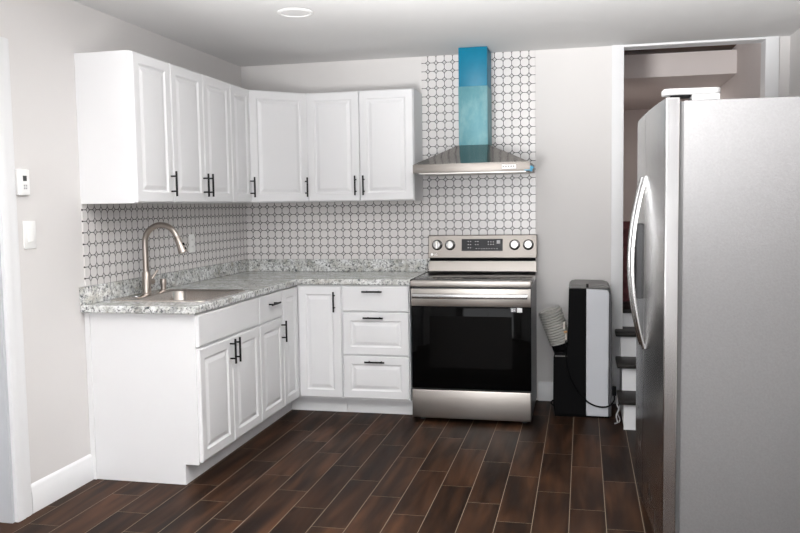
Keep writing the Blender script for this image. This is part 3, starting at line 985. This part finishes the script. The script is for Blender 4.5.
# ------------------------------------------------------------------ portable air conditioner
ac = thing('portable_air_conditioner', 'black and silver portable air conditioner with a grey hose beside the range', 'air conditioner', (2.49, -0.25, 0))
AY0, AY1 = -0.425, -0.065
XS = 2.513
bm = BM()
prism(bm, [(2.312, 0.012), (2.303, 0.10), (2.306, 0.395), (2.318, 0.400), (2.318, 0.425), (2.375, 0.425), (2.393, 0.47), (2.399, 0.60), (2.404, 0.842), (XS, 0.842), (XS, 0.012)], 1, AY0, AY1)
obj('rear_shell', bm, M['plastic_black'], ac, bev=0.012, seg=3, angle=30)
bm = BM()
prism(bm, [(XS + 0.0005, 0.012), (XS + 0.0005, 0.842), (2.650, 0.836), (2.655, 0.81), (2.654, 0.012)], 1, AY0 - 0.002, AY1)
obj('front_shell', bm, M['plastic_silver'], ac, bev=0.005, seg=3, angle=30)
bm = BM()
prism(bm, [(2.6545, 0.014), (2.6555, 0.832), (2.669, 0.815), (2.675, 0.75), (2.673, 0.014)], 1, AY0 + 0.004, AY1 - 0.01)
obj('front_grille', bm, plain('charcoal_plastic', (0.045, 0.045, 0.05), 0.45), ac, bev=0.003)
bm = BM()
prism(bm, [(2.402, 0.8425), (2.404, 0.852), (2.415, 0.863), (2.440, 0.869), (2.62, 0.866), (2.652, 0.856), (2.664, 0.8425)], 1, AY0 + 0.001, AY1 - 0.002)
cap = obj('top_cover', bm, plain('dark_grey_plastic', (0.16, 0.155, 0.15), 0.45), ac, bev=0.004, seg=3, angle=30)
obj('cap_notch', box(BM(), 2.512, 2.528, AY0 - 0.001, AY0 + 0.04, 0.850, 0.8712), M['plastic_black'], cap, smooth=False)
obj('rear_vent', box(BM(), 2.316, 2.392, AY0 - 0.0012, AY0 + 0.004, 0.398, 0.404), M['plastic_grey'], ac, smooth=False)
obj('base_plate', box(BM(), 2.315, 2.660, AY0 + 0.01, AY1 - 0.01, 0.0005, 0.0118), M['plastic_black'], ac)
bm = BM()
tube(bm, [(2.302 + 0.018 - 0.032 * math.sin(a), -0.36, 0.075 + 0.020 * math.cos(a)) for a in (math.pi * k / 10 for k in range(11))], 0.005, 8)
obj('cord_hook', bm, M['plastic_black'], ac)
# corrugated exhaust hose
A = Vector((2.350, -0.28, 0.465)); B = Vector((2.276, -0.295, 0.682))
ax_ = (B - A); LEN = ax_.length; ax_.normalize()
bm = BM()
prof = []
NR = 13
for k in range(NR):
    h = LEN * k / NR
    w_ = 0.005 * k / NR
    prof += [(h, 0.0640 + w_), (h + LEN / NR * 0.3, 0.0745 + w_), (h + LEN / NR * 0.65, 0.0745 + w_), (h + LEN / NR * 0.97, 0.0640 + w_)]
prof += [(LEN, 0.072), (LEN + 0.004, 0.074), (LEN + 0.006, 0.068), (LEN - 0.010, 0.064), (LEN - 0.011, 0.002)]
lathe(bm, A, ax_, prof, 56)
hs = obj('exhaust_hose', bm, M['hose'], ac, angle=35)
bm = BM()
lathe(bm, A - ax_ * 0.085, ax_, [(0, 0.058), (0.03, 0.066), (0.086, 0.0665)], 30)
obj('hose_collar', bm, M['plastic_black'], ac)
bm = BM(); box(bm, 2.378, 2.392, -0.40, -0.36, 0.49, 0.56, 0.003); box(bm, 2.366, 2.380, -0.395, -0.37, 0.57, 0.62, 0.003)
obj('drain_bracket', bm, plain('white_bracket', (0.62, 0.58, 0.54), 0.5), ac)
obj('drain_plug', cyl(BM(), (2.372, -0.405, 0.553), (2.392, -0.405, 0.559), 0.008, 12), M['orange'], ac)
# power cord
def catmull(P, n=10):
    P = [Vector(p) for p in P]; P = [2 * P[0] - P[1]] + P + [2 * P[-1] - P[-2]]
    out = []
    for i in range(1, len(P) - 2):
        for k in range(n):
            t = k / n
            a, b, c_, d_ = P[i - 1:i + 3]
            out.append(0.5 * ((2 * b) + (c_ - a) * t + (2 * a - 5 * b + 4 * c_ - d_) * t * t + (3 * b - a - 3 * c_ + d_) * t ** 3))
    out.append(P[-2]); return out
YC = AY0 - 0.012
bm = tube(BM(), catmull([(2.386, YC + 0.002, 0.51), (2.384, YC, 0.44), (2.392, YC, 0.34), (2.425, YC, 0.235), (2.475, YC, 0.155), (2.535, YC, 0.100), (2.60, YC, 0.078), (2.655, YC, 0.085), (2.688, YC + 0.02, 0.115), (2.692, YC + 0.03, 0.15)]), 0.0052, 10)
pc = obj('power_cord', bm, M['plastic_black'], ac)
bm = BM(); box(bm, 2.6785, 2.7035, -0.405, -0.375, 0.145, 0.205, 0.004)
obj('plug', bm, M['plastic_black'], pc)

# grey cord ends hanging by the stairs
bm = BM()
tube(bm, catmull([(2.712, -0.50, 0.150), (2.704, -0.50, 0.115), (2.716, -0.505, 0.085), (2.700, -0.51, 0.045), (2.706, -0.53, 0.0075), (2.690, -0.56, 0.006)]), 0.0045, 8)
tube(bm, catmull([(2.716, -0.48, 0.145), (2.722, -0.485, 0.10), (2.708, -0.495, 0.06), (2.722, -0.50, 0.02), (2.716, -0.53, 0.006)]), 0.0035, 8)
tag(obj('cord', bm, M['buttons']), 'tangled grey cord on the floor between the air conditioner and the lowest stair', 'cord')
